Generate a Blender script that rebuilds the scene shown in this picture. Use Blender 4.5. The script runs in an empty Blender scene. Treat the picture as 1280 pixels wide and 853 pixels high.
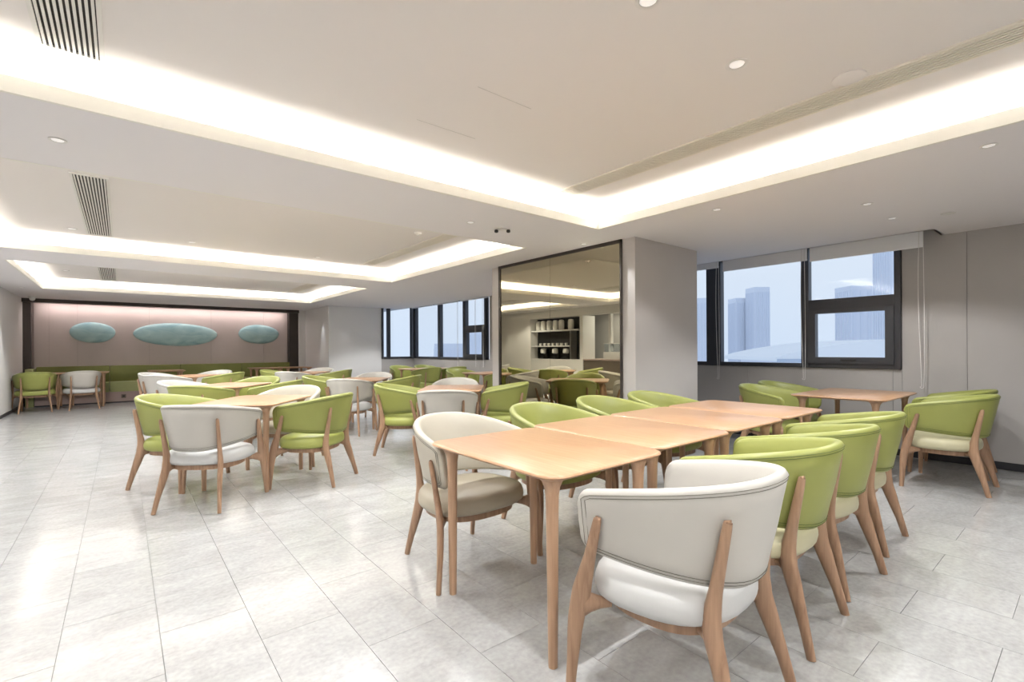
import bpy, bmesh, math, random
from mathutils import Vector, Matrix

S = bpy.context.scene
COL = S.collection
PI = math.pi
random.seed(7)

# ---------------------------------------------------------------- camera
yaw, roll = 0.6825, -0.0051
fwd = Vector((math.sin(yaw), math.cos(yaw), 0))
r0 = Vector((math.cos(yaw), -math.sin(yaw), 0))
u0 = Vector((0, 0, 1))
rt = r0 * math.cos(roll) + u0 * math.sin(roll)
up = -r0 * math.sin(roll) + u0 * math.cos(roll)
cam = bpy.data.cameras.new('camera')
cam.sensor_width = 36
cam.lens = 600 / 1280 * 36
cam.shift_y = 10.5 / 1280
cam.clip_start = 0.05
cam.clip_end = 2000
cob = bpy.data.objects.new('camera', cam)
COL.objects.link(cob)
m3 = Matrix((rt, up, -fwd)).transposed()
cob.matrix_world = Matrix.Translation((0, 0, 1.225)) @ m3.to_4x4()
S.camera = cob

# ---------------------------------------------------------------- view + world
S.view_settings.view_transform = 'Standard'
S.view_settings.look = 'None'
S.view_settings.gamma = 1
S.view_settings.use_curve_mapping = False
S.view_settings.exposure = 0.55
W = bpy.data.worlds.new('hazy_sky')
S.world = W
W.use_nodes = True
nt = W.node_tree
nt.nodes.clear()
wo = nt.nodes.new('ShaderNodeOutputWorld')
bg = nt.nodes.new('ShaderNodeBackground')
tc = nt.nodes.new('ShaderNodeTexCoord')
sx = nt.nodes.new('ShaderNodeSeparateXYZ')
cr = nt.nodes.new('ShaderNodeValToRGB')
cr.color_ramp.elements[0].position = 0.0
cr.color_ramp.elements[0].color = (0.70, 0.765, 0.88, 1)
cr.color_ramp.elements[1].position = 0.5
cr.color_ramp.elements[1].color = (0.68, 0.74, 0.85, 1)
cr.color_ramp.elements.new(0.15).color = (0.76, 0.80, 0.88, 1)
nt.links.new(tc.outputs['Generated'], sx.inputs[0])
nt.links.new(sx.outputs['Z'], cr.inputs[0])
nt.links.new(cr.outputs[0], bg.inputs[0])
bg.inputs[1].default_value = 0.76
nt.links.new(bg.outputs[0], wo.inputs[0])

WARM = (1.0, 0.97, 0.875)
NEUT = (0.98, 0.99, 1.0)
COVE_W = 6.3      # watts per metre of cove strip
SPOT_W = 90

# room constants (metres)
ZS, ZU = 2.43, 2.63            # soffit, raised tray ceiling
XL, XR, YB = -1.73, 6.826, 15.4
TX0, TX1 = -1.17, 3.72
TRAYS = [(-2.5, 3.19), (4.32, 7.97), (9.04, 12.71)]


def lamp_area(name, loc, rot, sx_, sy_, power, color):
    l = bpy.data.lights.new(name, 'AREA')
    l.shape = 'RECTANGLE'
    l.size, l.size_y = sx_, sy_
    l.energy = power
    l.color = color
    o = bpy.data.objects.new(name, l)
    o.location = loc
    o.rotation_euler = rot
    COL.objects.link(o)
    return o


# LED strips lying in the cove troughs, facing up
for (y0, y1) in TRAYS:
    L = y1 - y0
    zc = 2.482
    for x, tilt in ((TX0 - 0.075, -0.25), (TX1 + 0.075, 0.25)):
        lamp_area('cove_light', (x, (y0 + y1) / 2, zc), (0, PI - tilt, 0), 0.03, L + 0.1, COVE_W * L, WARM)
    for y, tilt in ((y0 - 0.075, 0.25), (y1 + 0.075, -0.25)):
        lamp_area('cove_light', ((TX0 + TX1) / 2, y, zc), (PI - tilt, 0, 0), TX1 - TX0 + 0.1, 0.03, COVE_W * (TX1 - TX0), WARM)
# strip washing the sofa wall from its top edge
lamp_area('wall_wash_light', (1.15, 15.22, 2.338), (0.35, 0, 0), 5.2, 0.03, 15, (1.0, 0.84, 0.80))
# ceiling light of the serving kitchen
lamp_area('kitchen_light', (-2.9, 8.6, 2.40), (0, 0, 0), 1.2, 2.6, 60, (0.93, 0.97, 1.0))
# unseen area light overhead, behind the camera
lamp_area('rear_area_light', (1.2, -2.2, 2.60), (0, 0, 0), 3.0, 0.6, 50, NEUT)

# ---------------------------------------------------------------- materials
def mat(name, color, rough=0.5, metal=0.0, spec=0.5, bump=0, bscale=200, vary=0, vscale=3, coat=0, stretch=None, sheen=0):
    m = bpy.data.materials.new(name)
    m.use_nodes = True
    n = m.node_tree
    b = n.nodes['Principled BSDF']
    c = tuple(color) + (1,)
    b.inputs['Base Color'].default_value = c
    b.inputs['Roughness'].default_value = rough
    b.inputs['Metallic'].default_value = metal
    b.inputs['Specular IOR Level'].default_value = spec
    b.inputs['Coat Weight'].default_value = coat
    b.inputs['Coat Roughness'].default_value = 0.15
    tcn = n.nodes.new('ShaderNodeTexCoord')
    mp = n.nodes.new('ShaderNodeMapping')
    if stretch:
        mp.inputs['Scale'].default_value = stretch
    n.links.new(tcn.outputs['Object'], mp.inputs[0])
    if vary:
        nz = n.nodes.new('ShaderNodeTexNoise')
        nz.inputs['Scale'].default_value = vscale
        nz.inputs['Detail'].default_value = 4
        rp = n.nodes.new('ShaderNodeValToRGB')
        rp.color_ramp.elements[0].position = 0.3
        rp.color_ramp.elements[1].position = 0.7
        rp.color_ramp.elements[0].color = tuple(max(0, v * (1 - vary)) for v in color) + (1,)
        rp.color_ramp.elements[1].color = tuple(min(1, v * (1 + vary * 0.6)) for v in color) + (1,)
        n.links.new(mp.outputs[0], nz.inputs['Vector'])
        n.links.new(nz.outputs['Fac'], rp.inputs[0])
        n.links.new(rp.outputs[0], b.inputs['Base Color'])
    if bump:
        nb = n.nodes.new('ShaderNodeTexNoise')
        nb.inputs['Scale'].default_value = bscale
        bu = n.nodes.new('ShaderNodeBump')
        bu.inputs['Strength'].default_value = bump
        bu.inputs['Distance'].default_value = 0.002
        n.links.new(mp.outputs[0], nb.inputs['Vector'])
        n.links.new(nb.outputs['Fac'], bu.inputs['Height'])
        n.links.new(bu.outputs[0], b.inputs['Normal'])
    return m


def mat_wood(name, c1, c2, rough=0.38, axis='z'):
    m = bpy.data.materials.new(name)
    m.use_nodes = True
    n = m.node_tree
    b = n.nodes['Principled BSDF']
    tcn = n.nodes.new('ShaderNodeTexCoord')
    mp = n.nodes.new('ShaderNodeMapping')
    sc = {'z': (28, 28, 1.6), 'x': (1.6, 28, 28), 'y': (28, 1.6, 28)}[axis]
    mp.inputs['Scale'].default_value = sc
    nz = n.nodes.new('ShaderNodeTexNoise')
    nz.inputs['Scale'].default_value = 2.2
    nz.inputs['Detail'].default_value = 6
    nz.inputs['Distortion'].default_value = 0.6
    rp = n.nodes.new('ShaderNodeValToRGB')
    rp.color_ramp.elements[0].position = 0.3
    rp.color_ramp.elements[1].position = 0.72
    rp.color_ramp.elements[0].color = c1 + (1,)
    rp.color_ramp.elements[1].color = c2 + (1,)
    n.links.new(tcn.outputs['Object'], mp.inputs[0])
    n.links.new(mp.outputs[0], nz.inputs['Vector'])
    n.links.new(nz.outputs['Fac'], rp.inputs[0])
    n.links.new(rp.outputs[0], b.inputs['Base Color'])
    b.inputs['Roughness'].default_value = rough
    return m


def mat_tile():
    m = bpy.data.materials.new('stone_tile')
    m.use_nodes = True
    n = m.node_tree
    b = n.nodes['Principled BSDF']
    g = n.nodes.new('ShaderNodeNewGeometry')
    oi = n.nodes.new('ShaderNodeObjectInfo')
    mu = n.nodes.new('ShaderNodeMath')
    mu.operation = 'MULTIPLY'
    mu.inputs[1].default_value = 3
    n.links.new(oi.outputs['Random'], mu.inputs[0])
    a = n.nodes.new('ShaderNodeTexNoise')
    a.noise_dimensions = '4D'
    a.inputs['Scale'].default_value = 3.2
    a.inputs['Detail'].default_value = 10
    a.inputs['Roughness'].default_value = 0.68
    a.inputs['Distortion'].default_value = 0.7
    mp = n.nodes.new('ShaderNodeMapping')
    mp.inputs['Rotation'].default_value = (0, 0, 0.5)
    mp.inputs['Scale'].default_value = (1.0, 2.2, 1)
    n.links.new(g.outputs['Position'], mp.inputs[0])
    n.links.new(mp.outputs[0], a.inputs['Vector'])
    n.links.new(mu.outputs[0], a.inputs['W'])
    rp = n.nodes.new('ShaderNodeValToRGB')
    rp.color_ramp.elements[0].position = 0.32
    rp.color_ramp.elements[1].position = 0.66
    rp.color_ramp.elements[0].color = (0.35, 0.348, 0.34, 1)
    rp.color_ramp.elements[1].color = (0.46, 0.46, 0.455, 1)
    n.links.new(a.outputs['Fac'], rp.inputs[0])
    f = n.nodes.new('ShaderNodeTexNoise')
    f.inputs['Scale'].default_value = 45
    f.inputs['Detail'].default_value = 3
    n.links.new(g.outputs['Position'], f.inputs['Vector'])
    mx = n.nodes.new('ShaderNodeMix')
    mx.data_type = 'RGBA'
    mx.blend_type = 'SOFT_LIGHT'
    mx.inputs[0].default_value = 0.35
    n.links.new(rp.outputs[0], mx.inputs[6])
    n.links.new(f.outputs['Fac'], mx.inputs[7])
    n.links.new(mx.outputs[2], b.inputs['Base Color'])
    b.inputs['Roughness'].default_value = 0.17
    b.inputs['Specular IOR Level'].default_value = 0.55
    bu = n.nodes.new('ShaderNodeBump')
    bu.inputs['Strength'].default_value = 0.06
    bu.inputs['Distance'].default_value = 0.002
    n.links.new(f.outputs['Fac'], bu.inputs['Height'])
    n.links.new(bu.outputs[0], b.inputs['Normal'])
    return m


def mat_glass():
    m = bpy.data.materials.new('window_glass')
    m.use_nodes = True
    n = m.node_tree
    n.nodes.clear()
    o = n.nodes.new('ShaderNodeOutputMaterial')
    t = n.nodes.new('ShaderNodeBsdfTransparent')
    t.inputs[0].default_value = (0.93, 0.97, 1.0, 1)
    g = n.nodes.new('ShaderNodeBsdfGlossy')
    g.inputs['Roughness'].default_value = 0.01
    lw = n.nodes.new('ShaderNodeLayerWeight')
    lw.inputs[0].default_value = 0.5
    pw = n.nodes.new('ShaderNodeMath')
    pw.operation = 'POWER'
    pw.inputs[1].default_value = 4.5
    n.links.new(lw.outputs['Facing'], pw.inputs[0])
    fr = n.nodes.new('ShaderNodeMath')
    fr.operation = 'MULTIPLY_ADD'
    fr.inputs[1].default_value = 0.5
    fr.inputs[2].default_value = 0.025
    n.links.new(pw.outputs[0], fr.inputs[0])
    mx = n.nodes.new('ShaderNodeMixShader')
    n.links.new(fr.outputs[0], mx.inputs[0])
    n.links.new(t.outputs[0], mx.inputs[1])
    n.links.new(g.outputs[0], mx.inputs[2])
    n.links.new(mx.outputs[0], o.inputs[0])
    return m


def mat_emit(name, color, s):
    m = bpy.data.materials.new(name)
    m.use_nodes = True
    b = m.node_tree.nodes['Principled BSDF']
    b.inputs['Base Color'].default_value = tuple(color) + (1,)
    b.inputs['Emission Color'].default_value = tuple(color) + (1,)
    b.inputs['Emission Strength'].default_value = s
    return m


def mat_art():
    m = bpy.data.materials.new('teal_lacquer')
    m.use_nodes = True
    n = m.node_tree
    b = n.nodes['Principled BSDF']
    tcn = n.nodes.new('ShaderNodeTexCoord')
    mp = n.nodes.new('ShaderNodeMapping')
    mp.inputs['Scale'].default_value = (1, 1, 3)
    nz = n.nodes.new('ShaderNodeTexNoise')
    nz.inputs['Scale'].default_value = 1.7
    nz.inputs['Detail'].default_value = 3
    nz.inputs['Distortion'].default_value = 1.2
    rp = n.nodes.new('ShaderNodeValToRGB')
    rp.color_ramp.elements[0].position = 0.3
    rp.color_ramp.elements[1].position = 0.75
    rp.color_ramp.elements[0].color = (0.24, 0.42, 0.47, 1)
    rp.color_ramp.elements[1].color = (0.45, 0.64, 0.64, 1)
    n.links.new(tcn.outputs['Object'], mp.inputs[0])
    n.links.new(mp.outputs[0], nz.inputs['Vector'])
    n.links.new(nz.outputs['Fac'], rp.inputs[0])
    n.links.new(rp.outputs[0], b.inputs['Base Color'])
    b.inputs['Roughness'].default_value = 0.4
    return m


M = dict(
    ceil=mat('ceiling_plaster', (0.79, 0.765, 0.775), 0.9, bump=0.05, bscale=60),
    ceil_up=mat('tray_plaster', (0.77, 0.735, 0.715), 0.9, bump=0.05, bscale=60),
    lip=mat('lip_plaster', (0.80, 0.78, 0.72), 0.85, bump=0.04, bscale=60),
    white=mat('white_wall_paint', (0.72, 0.71, 0.70), 0.8, bump=0.05, bscale=80),
    grey=mat('grey_wall_panel', (0.41, 0.39, 0.375), 0.65, bump=0.1, bscale=240, vary=0.04, vscale=2),
    greyp=mat('pale_grey_panel', (0.52, 0.495, 0.475), 0.65, bump=0.1, bscale=240, vary=0.03, vscale=2),
    pink=mat('mauve_beige_panel', (0.50, 0.44, 0.42), 0.6, bump=0.08, bscale=240, vary=0.04, vscale=2),
    joint=mat('dark_joint', (0.16, 0.15, 0.14), 0.8, vary=0.1),
    dark=mat('dark_bronze', (0.055, 0.045, 0.04), 0.35, metal=0.3, vary=0.1, vscale=5),
    base=mat('black_baseboard', (0.03, 0.03, 0.035), 0.4, vary=0.1),
    frame=mat('charcoal_aluminium', (0.055, 0.057, 0.065), 0.35, metal=0.4, bump=0.05, bscale=300),
    tile=mat_tile(),
    grout=mat('grout', (0.26, 0.258, 0.25), 0.9, vary=0.1),
    glass=mat_glass(),
    blind=mat('blind_fabric', (0.88, 0.88, 0.90), 0.8, bump=0.15, bscale=500),
    cord=mat('white_cord', (0.75, 0.74, 0.72), 0.6, vary=0.05),
    wood=mat_wood('table_wood', (0.40, 0.225, 0.12), (0.49, 0.30, 0.175), 0.3, 'x'),
    wood2=mat_wood('table_wood_across', (0.40, 0.225, 0.12), (0.49, 0.30, 0.175), 0.3, 'y'),
    tleg=mat_wood('table_leg_wood', (0.40, 0.24, 0.145), (0.52, 0.335, 0.215), 0.4, 'z'),
    leg=mat_wood('chair_leg_wood', (0.26, 0.15, 0.09), (0.41, 0.255, 0.16), 0.38, 'z'),
    green=mat('green_leather', (0.285, 0.305, 0.08), 0.42, bump=0.12, bscale=420, vary=0.05, vscale=6),
    cream=mat('cream_leather', (0.50, 0.48, 0.44), 0.45, bump=0.12, bscale=420, vary=0.03, vscale=6),
    tan=mat('beige_leather', (0.42, 0.375, 0.29), 0.45, bump=0.12, bscale=420, vary=0.03, vscale=6),
    bback=mat('beige_back_leather', (0.47, 0.435, 0.36), 0.45, bump=0.12, bscale=420, vary=0.03, vscale=6),
    gseat=mat('green_seat_leather', (0.32, 0.345, 0.09), 0.45, bump=0.12, bscale=420, vary=0.05, vscale=6),
    overlitseat=mat('overlit_green_seat_leather', (0.50, 0.47, 0.31), 0.45, bump=0.12, bscale=420, vary=0.04, vscale=6),  # green seat under strong downlight; the brightness is put into its colour
    wseat=mat('white_seat_leather', (0.52, 0.52, 0.51), 0.45, bump=0.12, bscale=420, vary=0.02, vscale=6),
    seam=mat('dark_green_seam', (0.10, 0.13, 0.03), 0.7, vary=0.1),
    cseam=mat('brown_grey_seam', (0.16, 0.15, 0.12), 0.7, vary=0.1),
    sofa=mat('olive_green_upholstery', (0.20, 0.215, 0.055), 0.55, bump=0.15, bscale=300, vary=0.06, vscale=3),
    sofaseat=mat('light_green_upholstery', (0.36, 0.39, 0.17), 0.55, bump=0.15, bscale=300, vary=0.06, vscale=3),
    plinth=mat('mauve_plinth', (0.38, 0.29, 0.26), 0.6, vary=0.05),
    art=mat_art(),
    mirror=mat('bronze_mirror', (0.47, 0.43, 0.32), 0.015, metal=1.0),
    chrome=mat('brushed_metal', (0.6, 0.6, 0.6), 0.3, metal=0.9, bump=0.05),
    ventslat=mat('vent_white_slat', (0.72, 0.70, 0.66), 0.6, vary=0.03),
    ventbeige=mat('vent_beige_slat', (0.76, 0.71, 0.62), 0.6, vary=0.03),
    ventdark=mat('vent_shade_backing', (0.035, 0.03, 0.025), 0.8, vary=0.1),  # shade between the white slats, put into a dark colour
    ventbrown=mat('vent_brown_shade_backing', (0.13, 0.115, 0.095), 0.8, vary=0.1),  # shade between the beige slats, put into a brown colour
    lampring=mat('lamp_ring_white', (0.72, 0.70, 0.68), 0.4, vary=0.03),
    lens=mat_emit('lamp_lens', (1.0, 0.98, 0.96), 0.22),
    black=mat('black_plastic', (0.02, 0.02, 0.02), 0.4, vary=0.1),
    brownfront=mat('brown_counter_front', (0.14, 0.11, 0.085), 0.5, vary=0.1),
    urn=mat('pale_ceramic', (0.80, 0.79, 0.76), 0.35, vary=0.04),
    bldg=mat('hazy_blue_facade', (0.80, 0.83, 0.90), 0.9, vary=0.03, vscale=0.05),  # outside materials carry the aerial haze in their colour
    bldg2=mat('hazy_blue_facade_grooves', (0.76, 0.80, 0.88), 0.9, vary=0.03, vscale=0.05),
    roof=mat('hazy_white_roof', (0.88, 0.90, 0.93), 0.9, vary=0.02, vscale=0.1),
    hatch=mat('hatch_line', (0.58, 0.55, 0.53), 0.9, vary=0.03),
    mjoint=mat('mauve_joint', (0.30, 0.25, 0.24), 0.8, vary=0.05),
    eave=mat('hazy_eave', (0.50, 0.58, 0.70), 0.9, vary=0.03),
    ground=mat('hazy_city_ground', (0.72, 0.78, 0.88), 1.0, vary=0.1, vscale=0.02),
)

# ---------------------------------------------------------------- helpers
def tag(o, label=None, cat=None, group=None, kind=None):
    if label: o['label'] = label
    if cat: o['category'] = cat
    if group: o['group'] = group
    if kind: o['kind'] = kind
    return o


def empty(name, loc=(0, 0, 0), rz=0, **k):
    o = bpy.data.objects.new(name, None)
    o.empty_display_size = 0.2
    o.location = loc
    o.rotation_euler = (0, 0, rz)
    COL.objects.link(o)
    return tag(o, **k)


class MB:
    def __init__(s):
        s.v, s.f, s.mi = [], [], []
        s.cur = 0

    def add(s, vs, fs):
        n = len(s.v)
        s.v += [tuple(v) for v in vs]
        for f in fs:
            s.f.append(tuple(i + n for i in f))
            s.mi.append(s.cur)
        return s

    def box(s, x0, x1, y0, y1, z0, z1):
        vs = [(x, y, z) for x in (x0, x1) for y in (y0, y1) for z in (z0, z1)]
        return s.add(vs, [(0, 1, 3, 2), (4, 6, 7, 5), (0, 4, 5, 1), (2, 3, 7, 6), (0, 2, 6, 4), (1, 5, 7, 3)])

    def rings(s, rs, cap=True):
        n = len(rs[0])
        vs = [p for r in rs for p in r]
        fs = []
        for i in range(len(rs) - 1):
            for j in range(n):
                k = (j + 1) % n
                fs.append((i * n + j, i * n + k, (i + 1) * n + k, (i + 1) * n + j))
        if cap:
            fs.append(tuple(range(n))[::-1])
            fs.append(tuple((len(rs) - 1) * n + j for j in range(n)))
        return s.add(vs, fs)

    def tube(s, path, rad, n=8, side=None):
        """sweep; rad = list of r or (a, b); side = direction of a"""
        P = [Vector(p) for p in path]
        rs = []
        for i, p in enumerate(P):
            t = (P[min(i + 1, len(P) - 1)] - P[max(i - 1, 0)]).normalized()
            a = Vector(side) if side else (Vector((1, 0, 0)) if abs(t.x) < 0.8 else Vector((0, 1, 0)))
            a = (a - t * a.dot(t)).normalized()
            b = t.cross(a)
            r = rad[i] if isinstance(rad, (list, tuple)) else rad
            ra, rb = r if isinstance(r, (list, tuple)) else (r, r)
            rs.append([p + a * (ra * math.cos(2 * PI * j / n)) + b * (rb * math.sin(2 * PI * j / n)) for j in range(n)])
        return s.rings(rs)

    def lathe(s, prof, n=16, c=(0, 0)):
        rs = [[(c[0] + r * math.cos(2 * PI * j / n), c[1] + r * math.sin(2 * PI * j / n), z) for j in range(n)] for r, z in prof]
        return s.rings(rs)

    def loop(s, path, r, n=5):
        P = [Vector(p) for p in path]
        m = len(P)
        vs = []
        fs = []
        for i, p in enumerate(P):
            t = (P[(i + 1) % m] - P[i - 1]).normalized()
            a = t.cross(Vector((0, 0, 1)))
            if a.length < 0.1: a = t.cross(Vector((1, 0, 0)))
            a.normalize()
            b = t.cross(a)
            vs += [p + a * (r * math.cos(2 * PI * j / n)) + b * (r * math.sin(2 * PI * j / n)) for j in range(n)]
        for i in range(m):
            for j in range(n):
                fs.append((i * n + j, i * n + (j + 1) % n, ((i + 1) % m) * n + (j + 1) % n, ((i + 1) % m) * n + j))
        return s.add(vs, fs)

    def build(s, name, mats, parent=None, smooth=True, loc=None, angle=40, bevel=0):
        me = bpy.data.meshes.new(name)
        me.from_pydata(s.v, [], s.f)
        if not isinstance(mats, (list, tuple)): mats = [mats]
        for m in mats: me.materials.append(m)
        if len(mats) > 1:
            for p, i in zip(me.polygons, s.mi): p.material_index = i
        bm = bmesh.new()
        bm.from_mesh(me)
        bmesh.ops.recalc_face_normals(bm, faces=bm.faces)
        if bevel:
            bmesh.ops.bevel(bm, geom=list(bm.edges), offset=bevel, segments=2, affect='EDGES', profile=0.7)
        bm.to_mesh(me)
        bm.free()
        if smooth:
            me.shade_smooth()
            me.set_sharp_from_angle(angle=math.radians(angle))
        o = bpy.data.objects.new(name, me)
        COL.objects.link(o)
        if loc: o.location = loc
        if parent: o.parent = parent
        return o


def box(name, m, x0, x1, y0, y1, z0, z1, parent=None, kind=None, bevel=0, **k):
    o = MB().box(x0, x1, y0, y1, z0, z1).build(name, m, parent, smooth=bool(bevel), bevel=bevel)
    return tag(o, kind=kind, **k)


def dup(root, loc, rz, **k):
    r = root.copy()
    COL.objects.link(r)
    r.location = loc
    r.rotation_euler = (0, 0, rz)
    tag(r, **k)
    for ch in list(root.children):
        c = ch.copy()
        COL.objects.link(c)
        c.parent = r
        for g in ch.children:
            d = g.copy()
            COL.objects.link(d)
            d.parent = c
    return r


def catmull(pts, k=5):
    P = [Vector(p) for p in pts]
    out = []
    for i in range(len(P) - 1):
        a, b, c, d = P[max(i - 1, 0)], P[i], P[i + 1], P[min(i + 2, len(P) - 1)]
        for j in range(k):
            t = j / k
            out.append(0.5 * ((2 * b) + (c - a) * t + (2 * a - 5 * b + 4 * c - d) * t * t + (3 * b - 3 * c + d - a) * t ** 3))
    out.append(P[-1])
    return out


# ================================================================ STRUCTURE
# floor with its tiles
floor = box('floor', M['grout'], -5.2, 7.2, -4.2, 15.8, -0.10, -0.005, kind='structure')
TW, TL, GAP = 0.3315, 0.663, 0.002
tm = MB()
tm.box(-TW / 2 + GAP / 2, TW / 2 - GAP / 2, -TL / 2 + GAP / 2, TL / 2 - GAP / 2, -0.006, 0.0)
proto_tile = tm.build('tile', M['tile'], floor, smooth=False)
tiles = []
for i in range(-16, 24):
    x = -0.2083 + TW * (i + 0.5)
    if x + TW / 2 > 6.9 or x - TW / 2 < -5.2: continue
    for j in range(-7, 24):
        y = 2.58 + TL * (j + 0.5) - (TL / 2 if i % 2 == 0 else 0)
        tiles.append((x, y))


def view_size(x, y):
    d = fwd.x * x + fwd.y * y
    l = r0.x * x + r0.y * y
    if d < 0.9 or abs(l / d) > 1.2 or 1.225 * 600 / d > 560: return 0
    if x < XL or y > 15: return 0
    return 1 / d


tiles.sort(key=lambda t: -view_size(*t))
first = True
for (x, y) in tiles[:290]:
    t = proto_tile if first else proto_tile.copy()
    if not first: COL.objects.link(t)
    t.parent = floor
    t.location = (x, y, 0)
    first = False
rest = MB()
for (x, y) in tiles[290:]:
    rest.box(x - TW / 2 + GAP / 2, x + TW / 2 - GAP / 2, y - TL / 2 + GAP / 2, y + TL / 2 - GAP / 2, -0.006, 0)
tag(rest.build('tile_field', M['tile'], floor, smooth=False), kind='stuff')

# ceiling soffit with three tray openings and the blind pocket along the windows
PK0, PKY = 6.44, 1.09
cm = MB()


TH = 0.022
def slab(x0, x1, y0, y1): cm.box(x0, x1, y0, y1, ZS, ZS + 0.04)


slab(TX1 + TH, PK0, -4.0, 15.5)
slab(PK0, XR + 0.2, -4.0, PKY)
slab(-5.2, TX0 - TH, -4.0, 15.5)
ys = [-4.0] + [v for t in TRAYS for v in t] + [15.5]
for k in range(0, len(ys), 2): slab(TX0 - TH, TX1 + TH, ys[k] + (TH if k else 0), ys[k + 1] - (TH if k + 2 < len(ys) else 0))
# pocket
cm.box(PK0 - 0.02, PK0, PKY, 13.1, ZS + 0.0, 2.66)
cm.box(PK0, XR + 0.2, PKY - 0.02, PKY, ZS, 2.66)
cm.box(PK0 - 0.02, XR + 0.2, PKY, 13.3, 2.64, 2.68)
ceiling = cm.build('ceiling', M['ceil'], smooth=False)
tag(ceiling, kind='structure')
for ti, (y0, y1) in enumerate(TRAYS):
    o = 0.17
    t = MB()
    t.box(TX0 - o - 0.03, TX1 + o + 0.03, y0 - o - 0.03, y1 + o + 0.03, ZU, ZU + 0.05)
    for (a, b, c, d) in ((TX0 - o - 0.03, TX0 - o, y0 - o, y1 + o), (TX1 + o, TX1 + o + 0.03, y0 - o, y1 + o),
                         (TX0 - o - 0.03, TX1 + o + 0.03, y0 - o - 0.03, y0 - o), (TX0 - o - 0.03, TX1 + o + 0.03, y1 + o, y1 + o + 0.03)):
        t.box(a, b, c, d, ZS + 0.04, ZU)
    tag(t.build('tray_ceiling', M['ceil_up'], ceiling, smooth=False))
    l = MB()
    th = TH
    for (a, b, c, d) in ((TX0 - th, TX0, y0 - th, y1 + th), (TX1, TX1 + th, y0 - th, y1 + th), (TX0, TX1, y0 - th, y0), (TX0, TX1, y1, y1 + th)):
        l.box(a, b, c, d, ZS - 0.001, ZS + 0.078)
    tag(l.build('cove_lip', M['lip'], ceiling, smooth=False))
# thin access hatch line in the first tray
h = MB()
for (a, b) in (((1.40, 2.63), (1.83, 2.57)), ((1.48, 2.10), (1.86, 2.16))):
    h.box(min(a[0], b[0]), max(a[0], b[0]), a[1] - 0.002, a[1] + 0.002, ZU - 0.0015, ZU + 0.001)
tag(h.build('access_hatch_joint', M['hatch'], ceiling, smooth=False))


# wall panelling: a wall body with separate panels
def wall(name, m, x0, x1, y0, y1, z0=0, z1=ZS + 0.2):
    return box(name, m, x0, x1, y0, y1, z0, z1, kind='structure')


# right wall (window wall), plane X = XR
wr = MB()
SILL, WTOP = 0.979, 2.54
wr.box(XR + 0.012, XR + 0.2, -4.0, 1.43, 0, 2.7)
wr.box(XR + 0.012, XR + 0.2, 1.43, 13.1, 0, SILL)
wr.box(XR + 0.012, XR + 0.2, 1.43, 13.1, WTOP, 2.7)
wr.box(XR + 0.012, XR + 0.2, 5.2, 9.25, SILL, WTOP)
wall_right = tag(wr.build('wall_right', M['joint'], smooth=False), kind='structure')
for (a, b, z0, z1) in [(-4.0, -2.2, .075, 2.64), (-2.2, -0.75, .075, 2.64), (-0.75, 0.888, .075, 2.64), (0.888, 1.425, .075, 2.64),
                       (1.425, 1.51, .075, .972), (1.51, 3.14, .075, .972), (3.14, 4.77, .075, .972), (4.77, 6.4, .075, .972), (6.4, 8.03, .075, .972), (8.03, 9.66, .075, .972),
                       (9.66, 11.29, .075, .972), (11.29, 13.1, .075, .972), (5.2, 7.2, .975, 2.64), (7.2, 9.25, .975, 2.64)]:
    box('wall_panel', M['grey'], XR, XR + 0.012, a + 0.002, b - 0.002, z0, z1 if not (a >= PKY or b > 1.1) else min(z1, 2.635), wall_right)
box('baseboard_right', M['base'], XR + 0.004, XR + 0.012, -4.0, 13.1, 0.0, 0.073, kind='structure')

# end wall of the window bay, plane Y = 13.1
we = MB()
we.box(5.8, XR + 0.2, 13.112, 13.3, 0, SILL)
we.box(5.8, XR + 0.2, 13.112, 13.3, WTOP, 2.7)
wall_end = tag(we.build('wall_back_bay', M['joint'], smooth=False), kind='structure')
box('wall_panel', M['grey'], 5.8, XR, 13.1, 13.112, 0.075, 0.972, wall_end)

# far column block beside the sofa wall
colf = wall('wall_far_column', M['white'], 4.31, 5.8, 13.1, 15.5)
# column block in the middle of the room, carrying the mirror
colm = wall('wall_middle_column', M['greyp'], 4.275, 5.52, 3.17, 5.72)
box('column_front_panel', M['greyp'], 4.275, 5.52, 3.16, 3.17, 0.0, 2.43, colm)
box('baseboard_middle_column', M['base'], 4.30, 5.525, 3.152, 3.16, 0, 0.07, kind='structure')
# sofa wall
ws = wall('wall_back', M['mjoint'], XL - 0.3, 4.4, 15.412, 15.6)
for a, b in ((-1.56, -1.31), (-1.31, -0.82), (-0.82, 0.55), (0.55, 1.9), (1.9, 3.2), (3.2, 3.85)):
    box('wall_panel', M['pink'], a + 0.002, b - 0.002, 15.4, 15.412, 0.0, 2.42, ws)
tr = box('trim_1', M['dark'], XL, 4.12, 15.16, 15.41, 2.345, 2.43, kind='structure')
box('trim_2', M['dark'], XL, -1.60, 15.30, 15.41, 0.0, 2.345, kind='structure')
box('trim_3', M['dark'], 3.86, 4.12, 15.24, 15.41, 0.0, 2.345, kind='structure')
box('trim_4', M['white'], 4.12, 4.31, 15.2, 15.41, 0.0, 2.43, kind='structure')
# left wall and the rest of the shell behind the camera
wl = wall('wall_left', M['white'], XL - 0.2, XL, 11.9, 15.5)
wl2 = wall('wall_left_near', M['white'], XL - 0.2, XL, -4.0, 6.4)
wall('wall_front', M['white'], -5.2, XR + 0.2, -4.2, -4.0)
wall('wall_left_kitchen', M['greyp'], -5.2, -5.0, -4.0, 15.5)
box('baseboard_left', M['base'], XL, XL + 0.012, 11.9, 15.3, 0, 0.06, kind='structure')

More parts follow.
